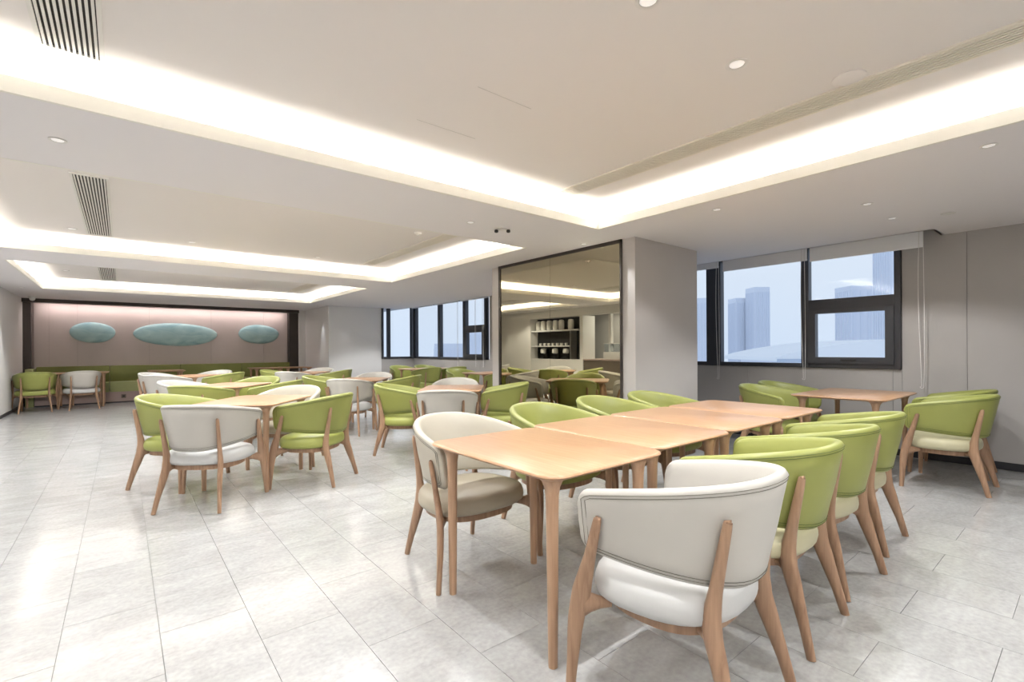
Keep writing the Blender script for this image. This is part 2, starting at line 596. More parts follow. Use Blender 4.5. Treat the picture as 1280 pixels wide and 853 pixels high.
# ================================================================ WINDOWS
def glazing(name, plane, segs, z0, z1, axis='y', sash=None):
    """frame of mullions; segs = list of (a, b) glass openings; sash=(a,b) opening with transom + sash"""
    root = empty(name, (0, 0, 0), kind='structure')

    def bb(nm, m, a, b, zz0, zz1, d0, d1, par=root, bev=0):
        if axis == 'y': return box(nm, m, plane + d0, plane + d1, a, b, zz0, zz1, par, bevel=bev)
        return box(nm, m, a, b, plane + d0, plane + d1, zz0, zz1, par, bevel=bev)

    lo = min(s[0] for s in segs)
    hi = max(s[1] for s in segs)
    bb('bottom_rail', M['frame'], lo - 0.06, hi + 0.06, z0, z0 + 0.05, -0.03, 0.07, bev=0.004)
    bb('top_rail', M['frame'], lo - 0.06, hi + 0.06, z1 - 0.05, z1, -0.03, 0.07, bev=0.004)
    ed = sorted(segs)
    cuts = [(lo - 0.06, lo)] + [(ed[i][1], ed[i + 1][0]) for i in range(len(ed) - 1)] + [(hi, hi + 0.06)]
    for a, b in cuts:
        bb('mullion', M['frame'], a, b, z0, z1, -0.035, 0.07, bev=0.004)
    for (a, b) in segs:
        if sash and abs(a - sash[0]) < 1e-6:
            bb('transom', M['frame'], a, b, 1.70, 1.83, -0.035, 0.06, bev=0.004)
            bb('pane', M['glass'], a, b, 1.83, z1 - 0.05, 0.02, 0.026)
            sf = MB()
            f = 0.08
            for (p, q, r_, t_) in ((a, a + f, z0 + 0.05, 1.70), (b - f, b, z0 + 0.05, 1.70), (a + f, b - f, z0 + 0.05, z0 + 0.05 + f), (a + f, b - f, 1.70 - f * 0.6, 1.70)):
                if axis == 'y': sf.box(plane - 0.055, plane + 0.04, p, q, r_, t_)
                else: sf.box(p, q, plane - 0.055, plane + 0.04, r_, t_)
            so = sf.build('sash', M['frame'], root, smooth=False)
            mid = (a + b) / 2
            bb('sash_handle', M['black'], mid - 0.08, mid + 0.08, z0 + 0.085, z0 + 0.105, -0.075, -0.055, so, bev=0.004)
            bb('pane', M['glass'], a + f, b - f, z0 + 0.05 + f, 1.70 - f * 0.6, 0.0, 0.006)
        else:
            bb('pane', M['glass'], a, b, z0 + 0.05, z1 - 0.05, 0.02, 0.026)
    return root


glazing('window_1', XR, [(1.49, 2.36), (2.45, 3.52), (3.74, 5.14)], SILL, WTOP, sash=(1.49, 2.36))
glazing('window_2', XR, [(9.42, 10.24), (10.36, 11.50), (11.62, 12.92)], SILL, WTOP, sash=(9.42, 10.24))
box('trim_7', M['frame'], 6.74, XR + 0.07, 12.98, 13.17, SILL, WTOP, kind='structure')
glazing('window_3', 13.1, [(5.86, 5.985), (6.07, 6.74)], SILL, WTOP, axis='x')


# roller blinds
def blind(y0, y1, zb, label, group, xb=6.69, cords=()):
    r = empty('roller_blind', (xb, (y0 + y1) / 2, 2.60), label=label, cat='blind', group=group)
    h = (y1 - y0) / 2
    c = MB()
    c.tube([(0, -h, -0.01), (0, h, -0.01)], 0.028, 12)
    c.build('roller_tube', M['blind'], r)
    c = MB().box(-0.002, 0.002, -h, h, zb - 2.60 + 0.01, -0.01)
    f = c.build('blind_fabric', M['blind'], r, smooth=False)
    MB().box(-0.008, 0.008, -h, h, zb - 2.60 - 0.012, zb - 2.60 + 0.012).build('bottom_bar', M['blind'], r, smooth=True, bevel=0.003)
    for (cy, cz) in cords:
        c = MB()
        a = cy - (y0 + y1) / 2
        n = 14
        pts = [(-0.012, a - 0.012, -0.02)]
        for k in range(n + 1):
            pts.append((-0.012 - 0.004 * math.sin(k / n * PI), a - 0.014 - 0.012 * math.sin(k / n * PI) * (k / n), -0.02 - (2.58 - cz) * k / n))
        for k in range(9):
            an = PI * k / 8
            pts.append((-0.012, a + 0.002 - 0.016 * math.cos(an), cz - 2.60 - 0.016 * math.sin(an)))
        for k in range(n, -1, -1):
            pts.append((-0.012, a + 0.016 + 0.014 * math.sin(k / n * PI * 1.3), -0.02 - (2.58 - cz) * k / n))
        c.tube(pts, 0.0028, 5)
        c.build('pull_cord', M['cord'], r)
    return r


GB = 'roller blinds rolled up above the windows'
blind(1.215, 2.31, 2.315, 'white roller blind above the right-hand opening window, cord hanging beside grey wall panel', GB, cords=[(1.225, 0.80)])
blind(2.34, 3.43, 2.335, 'white roller blind above the wide window pane showing two hazy towers', GB, cords=[(2.38, 0.84)])
blind(3.49, 5.0, 2.40, 'white roller blind above the narrow window pane next to the grey column', GB, cords=[(3.50, 0.80)])
blind(9.1, 10.3, 2.46, 'white roller blind over the far window pane beside the mirror column', GB, cords=[(9.30, 0.82), (9.62, 0.82)])
blind(10.4, 11.6, 2.46, 'white roller blind over the middle pane of the far windows', GB, cords=[(10.42, 0.82)])
blind(11.7, 12.95, 2.46, 'white roller blind over the pane in the far window corner', GB)

# ================================================================ MIRROR
mr = empty('wall_mirror', (4.27, 4.42, 0), label='tall bronze tinted wall mirror in dark frame on the side of the grey column', cat='mirror')
for a, b in ((-1.07, 0.046), (0.049, 1.08)):
    MB().box(-0.006, 0.0, a, b, 0.07, 2.392).build('mirror_panel', M['mirror'], mr, smooth=False)
MB().box(-0.003, 0.0, 0.045, 0.050, 0.07, 2.392).build('joint_strip', M['dark'], mr, smooth=False)
fm = MB()
fm.box(-0.018, 0.0, -1.095, -1.07, 0.0, 2.43)
fm.box(-0.018, 0.0, 1.08, 1.12, 0.0, 2.43)
fm.box(-0.018, 0.0, -1.095, 1.12, 2.392, 2.43)
fm.box(-0.018, 0.0, -1.095, 1.12, 0.0, 0.07)
fm.build('mirror_frame', M['dark'], mr, smooth=False)

# ================================================================ CEILING FITTINGS
def vent(x0, x1, y0, y1, n, sm, label, frac=0.55):
    r = empty('ceiling_vent', ((x0 + x1) / 2, (y0 + y1) / 2, ZU), label=label, cat='air vent')
    w, l = (x1 - x0) / 2, (y1 - y0) / 2
    MB().box(-w, w, -l, l, -0.002, 0.0).build('dark_backing', M['ventdark'] if sm is M['ventslat'] else M['ventbrown'], r, smooth=False)  # flat sheet on a closed ceiling; its colour paints the shade behind the slats
    f = MB()
    e = 0.018
    f.box(-w - e, -w, -l - e, l + e, -0.011, 0)
    f.box(w, w + e, -l - e, l + e, -0.011, 0)
    f.box(-w, w, -l - e, -l, -0.011, 0)
    f.box(-w, w, l, l + e, -0.011, 0)
    f.build('vent_frame', sm, r, smooth=False)
    p = 2 * w / n
    sp = None
    for k in range(n):
        if sp is None:
            sp = MB().box(-p * frac / 2, p * frac / 2, -l, l, -0.011, -0.003).build('slat', sm, r, smooth=False)
            s_ = sp
        else:
            s_ = sp.copy()
            COL.objects.link(s_)
            s_.parent = r
        s_.location = (-w + p * (k + 0.5), 0, 0)
    return r


vent(-0.275, -0.076, 0.9, 3.025, 10, M['ventslat'], 'short slatted air vent at the top left corner of the near ceiling tray', 0.52)
vent(-0.30, -0.095, 5.09, 7.60, 10, M['ventslat'], 'dark slatted air vent in the middle ceiling tray, left side', 0.5)
vent(-0.30, -0.083, 9.75, 12.3, 9, M['ventslat'], 'dark slatted air vent in the farthest ceiling tray, above the teal wall ovals', 0.5)
vent(3.02, 3.185, -2.2, 3.03, 7, M['ventbeige'], 'long beige linear air vent along the right edge of the near ceiling tray', 0.58)
vent(3.05, 3.2, 4.5, 7.5, 7, M['ventbeige'], 'long beige linear air vent at the right end of the middle ceiling tray', 0.58)
vent(3.05, 3.25, 9.2, 12.1, 7, M['ventbeige'], 'beige linear air vent at the right end of the farthest ceiling tray', 0.58)


def spot_lamp(loc, power, ang, blend=0.35, aim=(0, 0, -1), parent=None, rad=0.014):
    l = bpy.data.lights.new('spot_light', 'SPOT')
    l.energy = power
    l.spot_size = ang
    l.spot_blend = blend
    l.shadow_soft_size = rad
    l.color = NEUT
    o = bpy.data.objects.new('spot_light', l)
    o.rotation_euler = Vector(aim).to_track_quat('-Z', 'Y').to_euler()
    o.location = loc
    COL.objects.link(o)
    if parent: o.parent = parent
    return o


def downlight(x, y, z, label, power=SPOT_W, ang=2.2, aim=(0, 0, -1), s=1.0):
    r = empty('downlight', (x, y, z), label=label, cat='light')
    MB().lathe([(0.052 * s, 0.0), (0.053 * s, -0.004), (0.048 * s, -0.006), (0.037 * s, -0.004), (0.036 * s, 0.0)], 20).build('trim_ring', M['lampring'], r)
    MB().lathe([(0.034 * s, 0.0), (0.034 * s, -0.003), (0.02 * s, -0.0045)], 16).build('lens', M['lens'] if power else M['lampring'], r)
    if power: spot_lamp((0, 0, -0.02), power, ang, aim=aim, parent=r)
    return r


DL = [
    (0.94, 1.15, ZU, 'round downlight in the near ceiling tray above the left end of the long table row', 0.7),
    (0.23, 1.15, ZU, 'added unseen downlight in the near ceiling tray, first one right of the left vent', 0.3),  # this and the next are added out of view to light the left floor
    (-0.60, 1.15, ZU, 'added unseen downlight in the near ceiling tray by its left edge', 0.2),
    (0.60, -0.80, ZU, 'added unseen downlight in the near ceiling tray behind the camera, left', 0.25),  # pair added behind the camera to light the near floor
    (2.10, -0.80, ZU, 'added unseen downlight in the near ceiling tray behind the camera, right', 0.35),
    (-0.30, 4.85, ZU, 'round downlight at the near edge of the middle tray beside its dark vent', 0.6),
    (0.85, 4.85, ZU, 'round downlight at the near edge of the middle tray over the front left table', 0.9),
    (1.95, 4.85, ZU, 'round downlight at the near edge of the middle tray, third from the left', 0.8),
    (0.60, 9.80, ZU, 'round downlight at the near edge of the farthest tray, left', 1.3),
    (2.10, 9.80, ZU, 'round downlight at the near edge of the farthest tray, right', 1.2),
    (1.65, 1.15, ZU, 'round downlight in the near ceiling tray, cut by the top edge of the photo', 0.6),
    (2.363, 1.135, ZU, 'round white downlight in the near ceiling tray left of the beige linear vent', 0.6),
    (-0.279, 3.744, ZS, 'round downlight in the soffit at far left between the near and middle trays', 0.55),
    (2.563, 3.767, ZS, 'small downlight in the soffit left of the twin-headed fitting', 0.5),
    (4.111, 3.741, ZS, 'small downlight in the soffit just above the mirror top', 0.5),
    (4.008, 2.106, ZS, 'small downlight in the soffit right of the near tray corner', 0.3),
    (4.852, 1.24, ZS, 'small downlight in the right soffit, upper one of the close pair', 0.4),
    (5.576, 1.234, ZS, 'small downlight in the right soffit, lower one of the close pair', 0.5),
    (4.027, 0.425, ZS, 'downlight in the right soffit nearest the right edge of the photo', 0.6),
    (-0.436, 7.418, ZU, 'tiny downlight in the middle tray left of its dark vent', 1.3),
    (0.708, 7.41, ZU, 'tiny downlight in the middle tray right of its dark vent', 0.9),
    (2.30, 7.45, ZU, 'tiny downlight in the middle tray near its right corner', 0.9),
    (5.892, 7.621, ZS, 'tiny downlight in the soffit near the left end of the mirror', 1.1),
    (5.449, 11.17, ZS, 'tiny downlight in the soffit before the far window corner', 1.1),
    (-0.75, 11.3, ZU, 'tiny downlight in the farthest tray left of its dark vent', 1.2),
]
for x, y, z, lab, w in DL:
    downlight(x, y, z, lab, SPOT_W * w, s=1.0 if z == ZU else 0.8)
downlight(5.78, 0.874, ZS, 'dim oval sensor disc in the right soffit beside the blind pocket', 0)
# wall washers
downlight(-1.45, 12.75, ZS, 'downlight washing the white left wall with a narrow beam', 22, 0.6, (-0.10, 0, -1))
downlight(4.12, 13.55, ZS, 'downlight washing the side of the far white column with a narrow beam', 22, 0.55, (0.10, 0, -1))
downlight(4.75, 12.88, ZS, 'downlight washing the front of the far white column with a narrow beam', 7, 0.5, (0, 0.10, -1))
# twin headed fitting
r = empty('emergency_spot', (2.949, 3.771, ZS), label='twin-headed black and white emergency spot fitting on the soffit above the mirror', cat='light')
MB().box(-0.03, 0.03, -0.03, 0.03, -0.02, 0).build('housing', M['lampring'], r, bevel=0.005)
for dx in (-0.06, 0.06):
    MB().lathe([(0.016, -0.012), (0.02, -0.02), (0.02, -0.034), (0.012, -0.04)], 12, (dx * 0.78, -dx * 0.62)).build('lamp_head', M['black'], r)
# round sensor covers
for x, y, z, rr, lab in ((2.938, 0.827, ZU, 0.075, 'flat round cover plate beside the long beige ceiling vent'),):
    o = MB().lathe([(rr, 0), (rr, -0.006), (rr * 0.9, -0.010), (0.01, -0.011)], 28).build('cover_plate', M['ceil_up'])
    o.location = (x, y, z)
    tag(o, lab, 'cover plate')
r = empty('smoke_detector', (2.762, 5.165, ZU), label='small white detector box on the middle tray ceiling near its right corner', cat='smoke detector')
MB().lathe([(0.05, 0), (0.05, -0.014), (0.036, -0.022), (0.01, -0.024)], 18).build('detector_base', M['lampring'], r)
MB().lathe([(0.022, -0.022), (0.02, -0.036), (0.008, -0.04)], 12).build('sensor_cap', M['lampring'], r)
r = empty('security_camera', (-1.50, 14.6, ZS), label='small white dome camera on the ceiling at the left end of the dark band', cat='camera')
MB().lathe([(0.07, 0), (0.07, -0.03), (0.055, -0.04)], 18).build('camera_base', M['lampring'], r)
MB().lathe([(0.05, -0.04), (0.048, -0.065), (0.034, -0.088), (0.01, -0.1)], 18).build('camera_dome', M['urn'], r)

# ================================================================ SOFA WALL
def oval(cx, cz, a, b, label):
    m = MB()
    n = 48
    rs = []
    for rr, d in ((1.0, 0.0), (1.01, -0.02), (0.99, -0.04), (0.94, -0.058), (0.82, -0.078), (0.62, -0.094), (0.36, -0.104), (0.08, -0.108)):
        rs.append([(a * rr * math.cos(2 * PI * k / n) * (1 + 0.015 * math.sin(2 * PI * k / n * 3)), d, b * rr * math.sin(2 * PI * k / n) * (1 + 0.03 * math.cos(2 * PI * k / n * 2 + 1))) for k in range(n)])
    m.rings(rs)
    o = m.build('wall_relief', M['art'], angle=70)
    o.location = (cx, 15.398, cz)
    return tag(o, label, 'wall art', 'teal ovals on the sofa wall')


oval(-0.541, 1.685, 0.415, 0.25, 'teal oval dish relief on the sofa wall, left small one')
oval(1.13, 1.66, 0.90, 0.30, 'large central teal oval relief on the sofa wall')
oval(3.08, 1.70, 0.52, 0.275, 'teal oval relief on the sofa wall, right small one beside the dark strip')

bq = empty('banquette', (1.15, 14.9, 0), label='long olive green banquette bench along the mauve wall under the teal ovals', cat='sofa')
secs = [(-1.50, -0.23), (-0.23, 1.18), (1.18, 2.58), (2.58, 3.84)]
for a, b in secs:
    MB().box(a - 1.15 + 0.004, b - 1.15 - 0.004, 0.20, 0.49, 0.46, 0.88).build('back_cushion', M['sofa'], bq, bevel=0.02)
    MB().box(a - 1.15 + 0.004, b - 1.15 - 0.004, -0.07, 0.30, 0.26, 0.50).build('seat_cushion', M['sofaseat'], bq, bevel=0.025)
MB().box(-2.65, 2.69, -0.05, 0.49, 0.03, 0.26).build('plinth', M['plinth'], bq, smooth=False)
MB().box(-2.65, 2.69, -0.03, 0.49, 0.0, 0.03).build('kick_strip', M['base'], bq, smooth=False)
MB().box(-2.80, -2.66, -0.05, 0.49, 0.0, 0.84).build('end_panel', M['sofaseat'], bq, bevel=0.02)
r = empty('power_outlet', (0.03, 14.85, 0.15), label='square brown power outlet in the plinth under the green banquette', cat='outlet')
MB().box(-0.045, 0.045, -0.008, 0.0, -0.045, 0.045).build('cover', M['brownfront'], r, bevel=0.003)
MB().box(-0.02, 0.02, -0.01, -0.008, -0.02, 0.02).build('socket', M['black'], r, smooth=False)

# ================================================================ CHAIRS
N = 2.4
AX, YF, YBK = 0.336, 0.245, 0.335


def plan(t, a, yf, yb):
    c, s = math.cos(t), math.sin(t)
    return (-a * math.copysign(abs(c) ** (2 / N), c), yf - (yf + yb) * abs(s) ** (2 / N))


def sweep_ts(n=30):
    base = [PI * k / n for k in range(n + 1)]
    # even arc length
    pts = [plan(t, AX, YF, YBK) for t in [PI * k / 600 for k in range(601)]]
    L = [0]
    for i in range(1, 601): L.append(L[-1] + math.dist(pts[i], pts[i - 1]))
    tot = L[-1]
    want = sorted(set([0.0, 0.0012, 0.005, 0.011, 0.019, 0.03, 0.045] + [0.06 + 0.88 * k / n for k in range(n + 1)] + [1 - v for v in (0.0, 0.0012, 0.005, 0.011, 0.019, 0.03, 0.045)]))
    out = []
    for w in want:
        g = w * tot
        i = 0
        while i < 599 and L[i + 1] < g: i += 1
        f = (g - L[i]) / max(1e-9, L[i + 1] - L[i])
        out.append((w * tot, PI * (i + f) / 600))
    return out, tot


TS, TOT = sweep_ts()


def back_frame(t):
    e = 1e-3
    x, y = plan(t, AX, YF, YBK)
    t0, t1 = max(t - e, 0), min(t + e, PI)
    a, b = plan(t0, AX, YF, YBK), plan(t1, AX, YF, YBK)
    tx, ty = b[0] - a[0], b[1] - a[1]
    l = math.hypot(tx, ty) or 1
    tx, ty = tx / l, ty / l
    nx, ny = ty, -tx       # outward?
    if nx * x + ny * (y - 0.0) < 0: nx, ny = -nx, -ny
    w = max(0.0, math.sin(t)) ** 0.75
    return x, y, nx, ny, w


def back_z(w):
    zt = 0.722 + 0.103 * w
    zb = 0.505 - 0.05 * w
    return zb, zt


def make_backrest():
    m = MB()
    rs = []
    th = 0.044
    for s, t in TS:
        x, y, nx, ny, w = back_frame(t)
        zb, zt = back_z(w)
        d = min(s, TOT - s)
        R = 0.05
        k = 1.0 if d > R else math.sqrt(max(0.0, 1 - (1 - d / R) ** 2))
        zc, hh = (zb + zt) / 2, (zt - zb) / 2
        hh2 = hh - R * (1 - k)
        tk = th * (0.35 + 0.65 * k) if d < R else th
        fl = 0.03 + 0.045 * w
        ring = []
        prof = [(0, -0.5), (0.18, -0.49), (0.34, -0.45), (0.46, -0.30), (0.5, 0.0), (0.46, 0.30), (0.34, 0.45), (0.18, 0.49)]
        # outer face from bottom to top then inner face down
        rr = 0.018
        sec = [(0, -hh2 + rr), (0, -hh2 * 0.5), (0.002, 0), (0, hh2 * 0.5), (0, hh2 - rr), (-0.25 * tk, hh2 - rr * 0.25), (-0.5 * tk, hh2), (-0.78 * tk, hh2 - rr * 0.25),
               (-tk, hh2 - rr), (-tk, hh2 * 0.5), (-tk, 0), (-tk, -hh2 * 0.5), (-tk, -hh2 + rr), (-0.78 * tk, -hh2 + rr * 0.25), (-0.5 * tk, -hh2), (-0.25 * tk, -hh2 + rr * 0.25)]
        mid_shift = (th - tk) / 2
        for o, dz in sec:
            oo = o - mid_shift - fl * (hh - dz) / (2 * hh)
            ring.append((x + nx * oo, y + ny * oo, zc + dz))
        rs.append(ring)
    m.rings(rs)
    return m


def make_piping():
    m = MB()
    for ins in (0.020, 0.031):
        up_, dn = [], []
        for s, t in TS:
            if min(s, TOT - s) < ins: continue
            x, y, nx, ny, w = back_frame(t)
            zb, zt = back_z(w)
            d = min(s, TOT - s)
            R = 0.06
            k = 1.0 if d > R else math.sqrt(max(0.0, 1 - (1 - (d - ins * 0.6) / R) ** 2))
            zc, hh = (zb + zt) / 2, (zt - zb) / 2
            h2 = hh - ins - 0.04 * (1 - k)
            fl = 0.03 + 0.045 * w
            for lst, dz in ((up_, h2), (dn, -h2)):
                oo = 0.0012 - fl * (hh - dz) / (2 * hh)
                lst.append((x + nx * oo, y + ny * oo, zc + dz))
        m.loop(up_ + dn[::-1], 0.0012, 4)
    return m


def superring(a, b, cy, z, n=32, e=2.6):
    out = []
    for k in range(n):
        t = 2 * PI * k / n
        c, s = math.cos(t), math.sin(t)
        out.append((a * math.copysign(abs(c) ** (2 / e), c), cy + b * math.copysign(abs(s) ** (2 / e), s), z))
    return out


def make_seat():
    m = MB()
    rs = []
    for k, z in ((0.84, 0.345), (0.94, 0.347), (0.985, 0.358), (1.0, 0.378), (0.995, 0.40), (0.975, 0.42), (0.93, 0.435), (0.84, 0.445), (0.65, 0.452), (0.4, 0.456), (0.12, 0.457)):
        rs.append([(x * (1 + 0.38 * (y - 0.02)), y, zz) for x, y, zz in superring(0.300 * k, 0.252 * k, 0.028, z, 36)])
    m.rings(rs)
    return m


def make_seat_frame():
    m = MB()
    a = superring(0.245, 0.210, 0.030, 0, 36)
    b = superring(0.215, 0.18, 0.030, 0, 36)
    n = len(a)
    vs = [(p[0], p[1], 0.305) for p in a] + [(p[0], p[1], 0.341) for p in a] + [(p[0], p[1], 0.341) for p in b] + [(p[0], p[1], 0.305) for p in b]
    fs = []
    for r_ in range(4):
        for k in range(n):
            q = (k + 1) % n
            fs.append((r_ * n + k, r_ * n + q, ((r_ + 1) % 4) * n + q, ((r_ + 1) % 4) * n + k))
    m.add(vs, fs)
    return m


def make_leg(front, sgn):
    m = MB()
    if front:
        pts = [(0.350, 0.255, 0.0), (0.340, 0.250, 0.12), (0.330, 0.242, 0.26), (0.322, 0.222, 0.37), (0.323, 0.185, 0.50), (0.328, 0.150, 0.63), (0.329, 0.147, 0.645)]
        rad = [(0.013, 0.017), (0.015, 0.021), (0.018, 0.030), (0.019, 0.035), (0.015, 0.022), (0.0125, 0.0155), (0.006, 0.008)]
        knee = (0.312, 0.215, 0.335)
        tgt = (0.245, 0.150, 0.325)
    else:
        pts = [(0.240, -0.285, 0.0), (0.226, -0.255, 0.12), (0.208, -0.215, 0.26), (0.200, -0.190, 0.36), (0.200, -0.204, 0.48), (0.208, -0.243, 0.685), (0.209, -0.247, 0.70)]
        rad = [(0.013, 0.018), (0.015, 0.022), (0.018, 0.033), (0.019, 0.038), (0.0155, 0.023), (0.0125, 0.0155), (0.006, 0.008)]
        knee = (0.200, -0.192, 0.335)
        tgt = (0.175, -0.14, 0.325)
    p2 = catmull(pts, 4)
    r2 = []
    for i in range(len(p2)):
        f = i / 4
        k = min(int(f), len(rad) - 2)
        f -= k
        r2.append(tuple(rad[k][j] * (1 - f) + rad[k + 1][j] * f for j in (0, 1)))
    sidev = Vector((0.83, -0.55, 0)) if front else Vector((1, 0.25, 0))
    # wide axis b = tangent x a, so a is the narrow axis
    P = [(sgn * p[0], p[1], p[2]) for p in p2]
    m.tube(P, r2, 10, side=(sgn * sidev.x, sidev.y, 0))
    # curved bracket flowing from the knee into the seat rail
    K, T = Vector(knee), Vector(tgt)
    br = [K + (T - K) * f for f in (-0.05, 0.25, 0.6, 1.0)]
    rr = [(0.016, 0.052), (0.015, 0.034), (0.014, 0.022), (0.012, 0.016)]
    d = (T - K).normalized()
    sd = d.cross(Vector((0, 0, 1)))
    m.tube([(sgn * p.x, p.y, p.z - 0.010 * (1 - i / 3)) for i, p in enumerate(br)], rr, 10, side=(sgn * sd.x, sd.y, 0))
    return m


ME_B, ME_P, ME_S, ME_F = make_backrest(), make_piping(), make_seat(), make_seat_frame()


def chair_proto(bm_, sm_, pm):
    r = empty('tub_chair')
    b = ME_B.build('backrest', bm_, r, angle=75)
    ME_P.build('piping', pm, b, smooth=False)
    ME_S.build('seat', sm_, r, angle=75)
    ME_F.build('seat_frame', M['leg'], r)
    for f in (True, False):
        for s in (-1, 1):
            make_leg(f, s).build('leg', M['leg'], r, angle=60)
    return r


PROTO = {}
KIND = {'green': ('green', 'gseat', 'seam'), 'lime': ('green', 'overlitseat', 'seam'), 'white': ('cream', 'wseat', 'cseam'), 'tan': ('bback', 'tan', 'cseam')}


def chair(kind, x, y, rot, label, group):
    rz = math.radians(rot)
    if kind not in PROTO:
        a, b, c = KIND[kind]
        PROTO[kind] = chair_proto(M[a], M[b], M[c])
        o = PROTO[kind]
        o.location = (x, y, 0)
        o.rotation_euler = (0, 0, rz)
    else:
        o = dup(PROTO[kind], (x, y, 0), rz)
    for k in ('label', 'category', 'group'):
        if k in o: del o[k]
    return tag(o, label, 'chair', group)


G1 = 'chairs around the long row of four tables'
chair('white', 1.600, 0.97, 4, 'large cream leather tub chair nearest the camera, seen from behind', G1)
chair('lime', 2.315, 1.02, 3, 'green tub chair with pale seat directly right of the big cream chair in front', G1)
chair('lime', 2.972, 1.05, -4, 'green tub chair third from the front on the near side of the long table row', G1)
chair('lime', 3.695, 1.09, 1, 'farthest green tub chair on the near side of the long table row', G1)
chair('tan', 1.570, 2.36, 181, 'cream tub chair with beige seat tucked at the left end of the long table row', G1)
chair('green', 2.37, 2.45, 178, 'green tub chair behind the long table row, next to the beige-seated cream chair', G1)
chair('green', 3.12, 2.50, 182, 'green tub chair behind the long table row, middle one in front of the mirror', G1)
chair('green', 3.805, 2.50, 180, 'green tub chair behind the long table row, in front of the grey column', G1)
G2 = 'green chairs at the table by the right-hand windows'
chair('lime', 5.69, 0.87, 0, 'green tub chair with pale seat at far right, back turned, before another green chair', G2)
chair('lime', 6.37, 0.95, 0, 'green tub chair against the right wall, mostly hidden behind another green chair', G2)
chair('green', 5.47, 2.26, 180, 'green tub chair on the left side of the window table, nearer the room', G2)
chair('green', 6.17, 2.36, 180, 'green tub chair on the left side of the window table, tucked under the window wall', G2)


def wpos(x, y, dr, dd):
    """offset in the frame of the diagonally set tables: dr to the right, dd away"""
    a = math.radians(-38)
    return (x + math.cos(a) * dr - math.sin(a) * dd, y + math.sin(a) * dr + math.cos(a) * dd)


def group4(cx, cy, kinds, names, group, rot=-38, near=None):
    """near, left, right, far chairs"""
    offs = [(0, -0.72, 0), (-0.62, 0, -90), (0.62, 0, 90), (0, 0.72, 180)]
    for (dr, dd, a), k, n in zip(offs, kinds, names):
        if k is None: continue
        x, y = wpos(cx, cy, dr, dd)
        chair(k, x, y, rot + a + random.uniform(-3, 3), n, group)


GA = 'chairs at the front left table'
chair('white', 0.538, 4.57, -36, 'cream tub chair with white seat at the front left table, seen from behind', GA)
chair('green', 0.406, 5.43, -129, 'green tub chair at far left of the front left table, facing right', GA)
chair('green', 1.43, 4.70, 45, 'green tub chair on the right side of the front left table, back angled to camera', GA)
chair('tan', 1.45, 5.66, 141, 'rounded beige tub chair back on the far side of the front left table', GA)
GD = 'chairs at the table before the mirror'
chair('white', 2.68, 4.42, -38, 'cream tub chair with two wooden uprights, before the table left of the mirror', GD)
chair('green', 2.63, 5.35, -125, 'green tub chair with lit yellow-green seat, left of the table before the mirror', GD)
chair('green', 3.64, 4.67, 50, 'green tub chair right of the table before the mirror, its back against the mirror', GD)
chair('white', 3.58, 5.64, 142, 'white tub chair on the far side of the table before the mirror', GD)
group4(1.17, 7.58, ('green', 'white', 'green', 'green'), (
    'green tub chair at the near side of the second left table from the front',
    'white tub chair at the left side of the second left table',
    'green tub chair at the right side of the second left table, seen edge on',
    'pale green tub chair on the far side of the second left table, facing the camera'), 'chairs at the second left table')
group4(3.03, 7.58, ('white', 'green', 'green', 'white'), (
    'cream tub chair seen from behind in the middle of the room, white seat showing',
    'green tub chair partly hidden behind the cream mid-room chair on its left',
    'green tub chair turned away, between the cream mid-room chair and the mirror table',
    'white rounded tub chair back below the far white column, right of centre'), 'chairs at the middle table')
group4(1.04, 10.95, ('white', 'white', 'green', 'white'), (
    'white tub chair back before the banquette, near side of the third left table',
    'white tub chair farthest left of the cluster before the banquette',
    'green tub chair at the right side of the third left table',
    'pale cream tub chair on the far side of the third left table'), 'chairs at the third left table')
group4(3.05, 10.69, ('white', 'green', 'green', 'white'), (
    'grey-white tub chair back left of the small green one, before the far white column',
    'green tub chair left of the third middle table, before the banquette',
    'green tub chair right of the third middle table, in front of the far white column',
    'white tub chair hump on the far side of the third middle table'), 'chairs at the third middle table')
GB2 = 'chairs facing the banquette'
chair('green', -1.37, 13.70, 6, 'green tub chair facing the banquette in the far left corner', GB2)
chair('white', -0.66, 13.76, 10, 'white tub chair facing the banquette beside the far left green chair', GB2)
GW = 'green chairs at the far window tables'
chair('green', 5.55, 8.55, 180, 'green tub chair at the far side of the window table next to the mirror column', GW)
chair('green', 5.62, 7.12, 0, 'green tub chair at the near side of the window table next to the mirror column', GW)
chair('green', 5.62, 11.45, 180, 'grey-green tub chair at the far side of the farthest window table, left one', GW)
chair('green', 6.30, 11.42, 182, 'grey-green tub chair at the far side of the farthest window table, by the glass', GW)
chair('green', 5.60, 10.02, 2, 'green tub chair at the near side of the farthest window table, left one', GW)
chair('green', 6.30, 10.0, -3, 'dark-rimmed green tub chair at the near side of the farthest window table, by the glass', GW)


# ================================================================ TABLES
def rrect(a, b, r, z, n=6, bulge=0.0):
    out = []
    for cx, cy, a0 in ((a - r, b - r, 0), (-(a - r), b - r, 90), (-(a - r), -(b - r), 180), (a - r, -(b - r), 270)):
        for k in range(n + 1):
            t = math.radians(a0 + 90 * k / n)
            out.append((cx + r * math.cos(t), cy + r * math.sin(t), z))
    return out


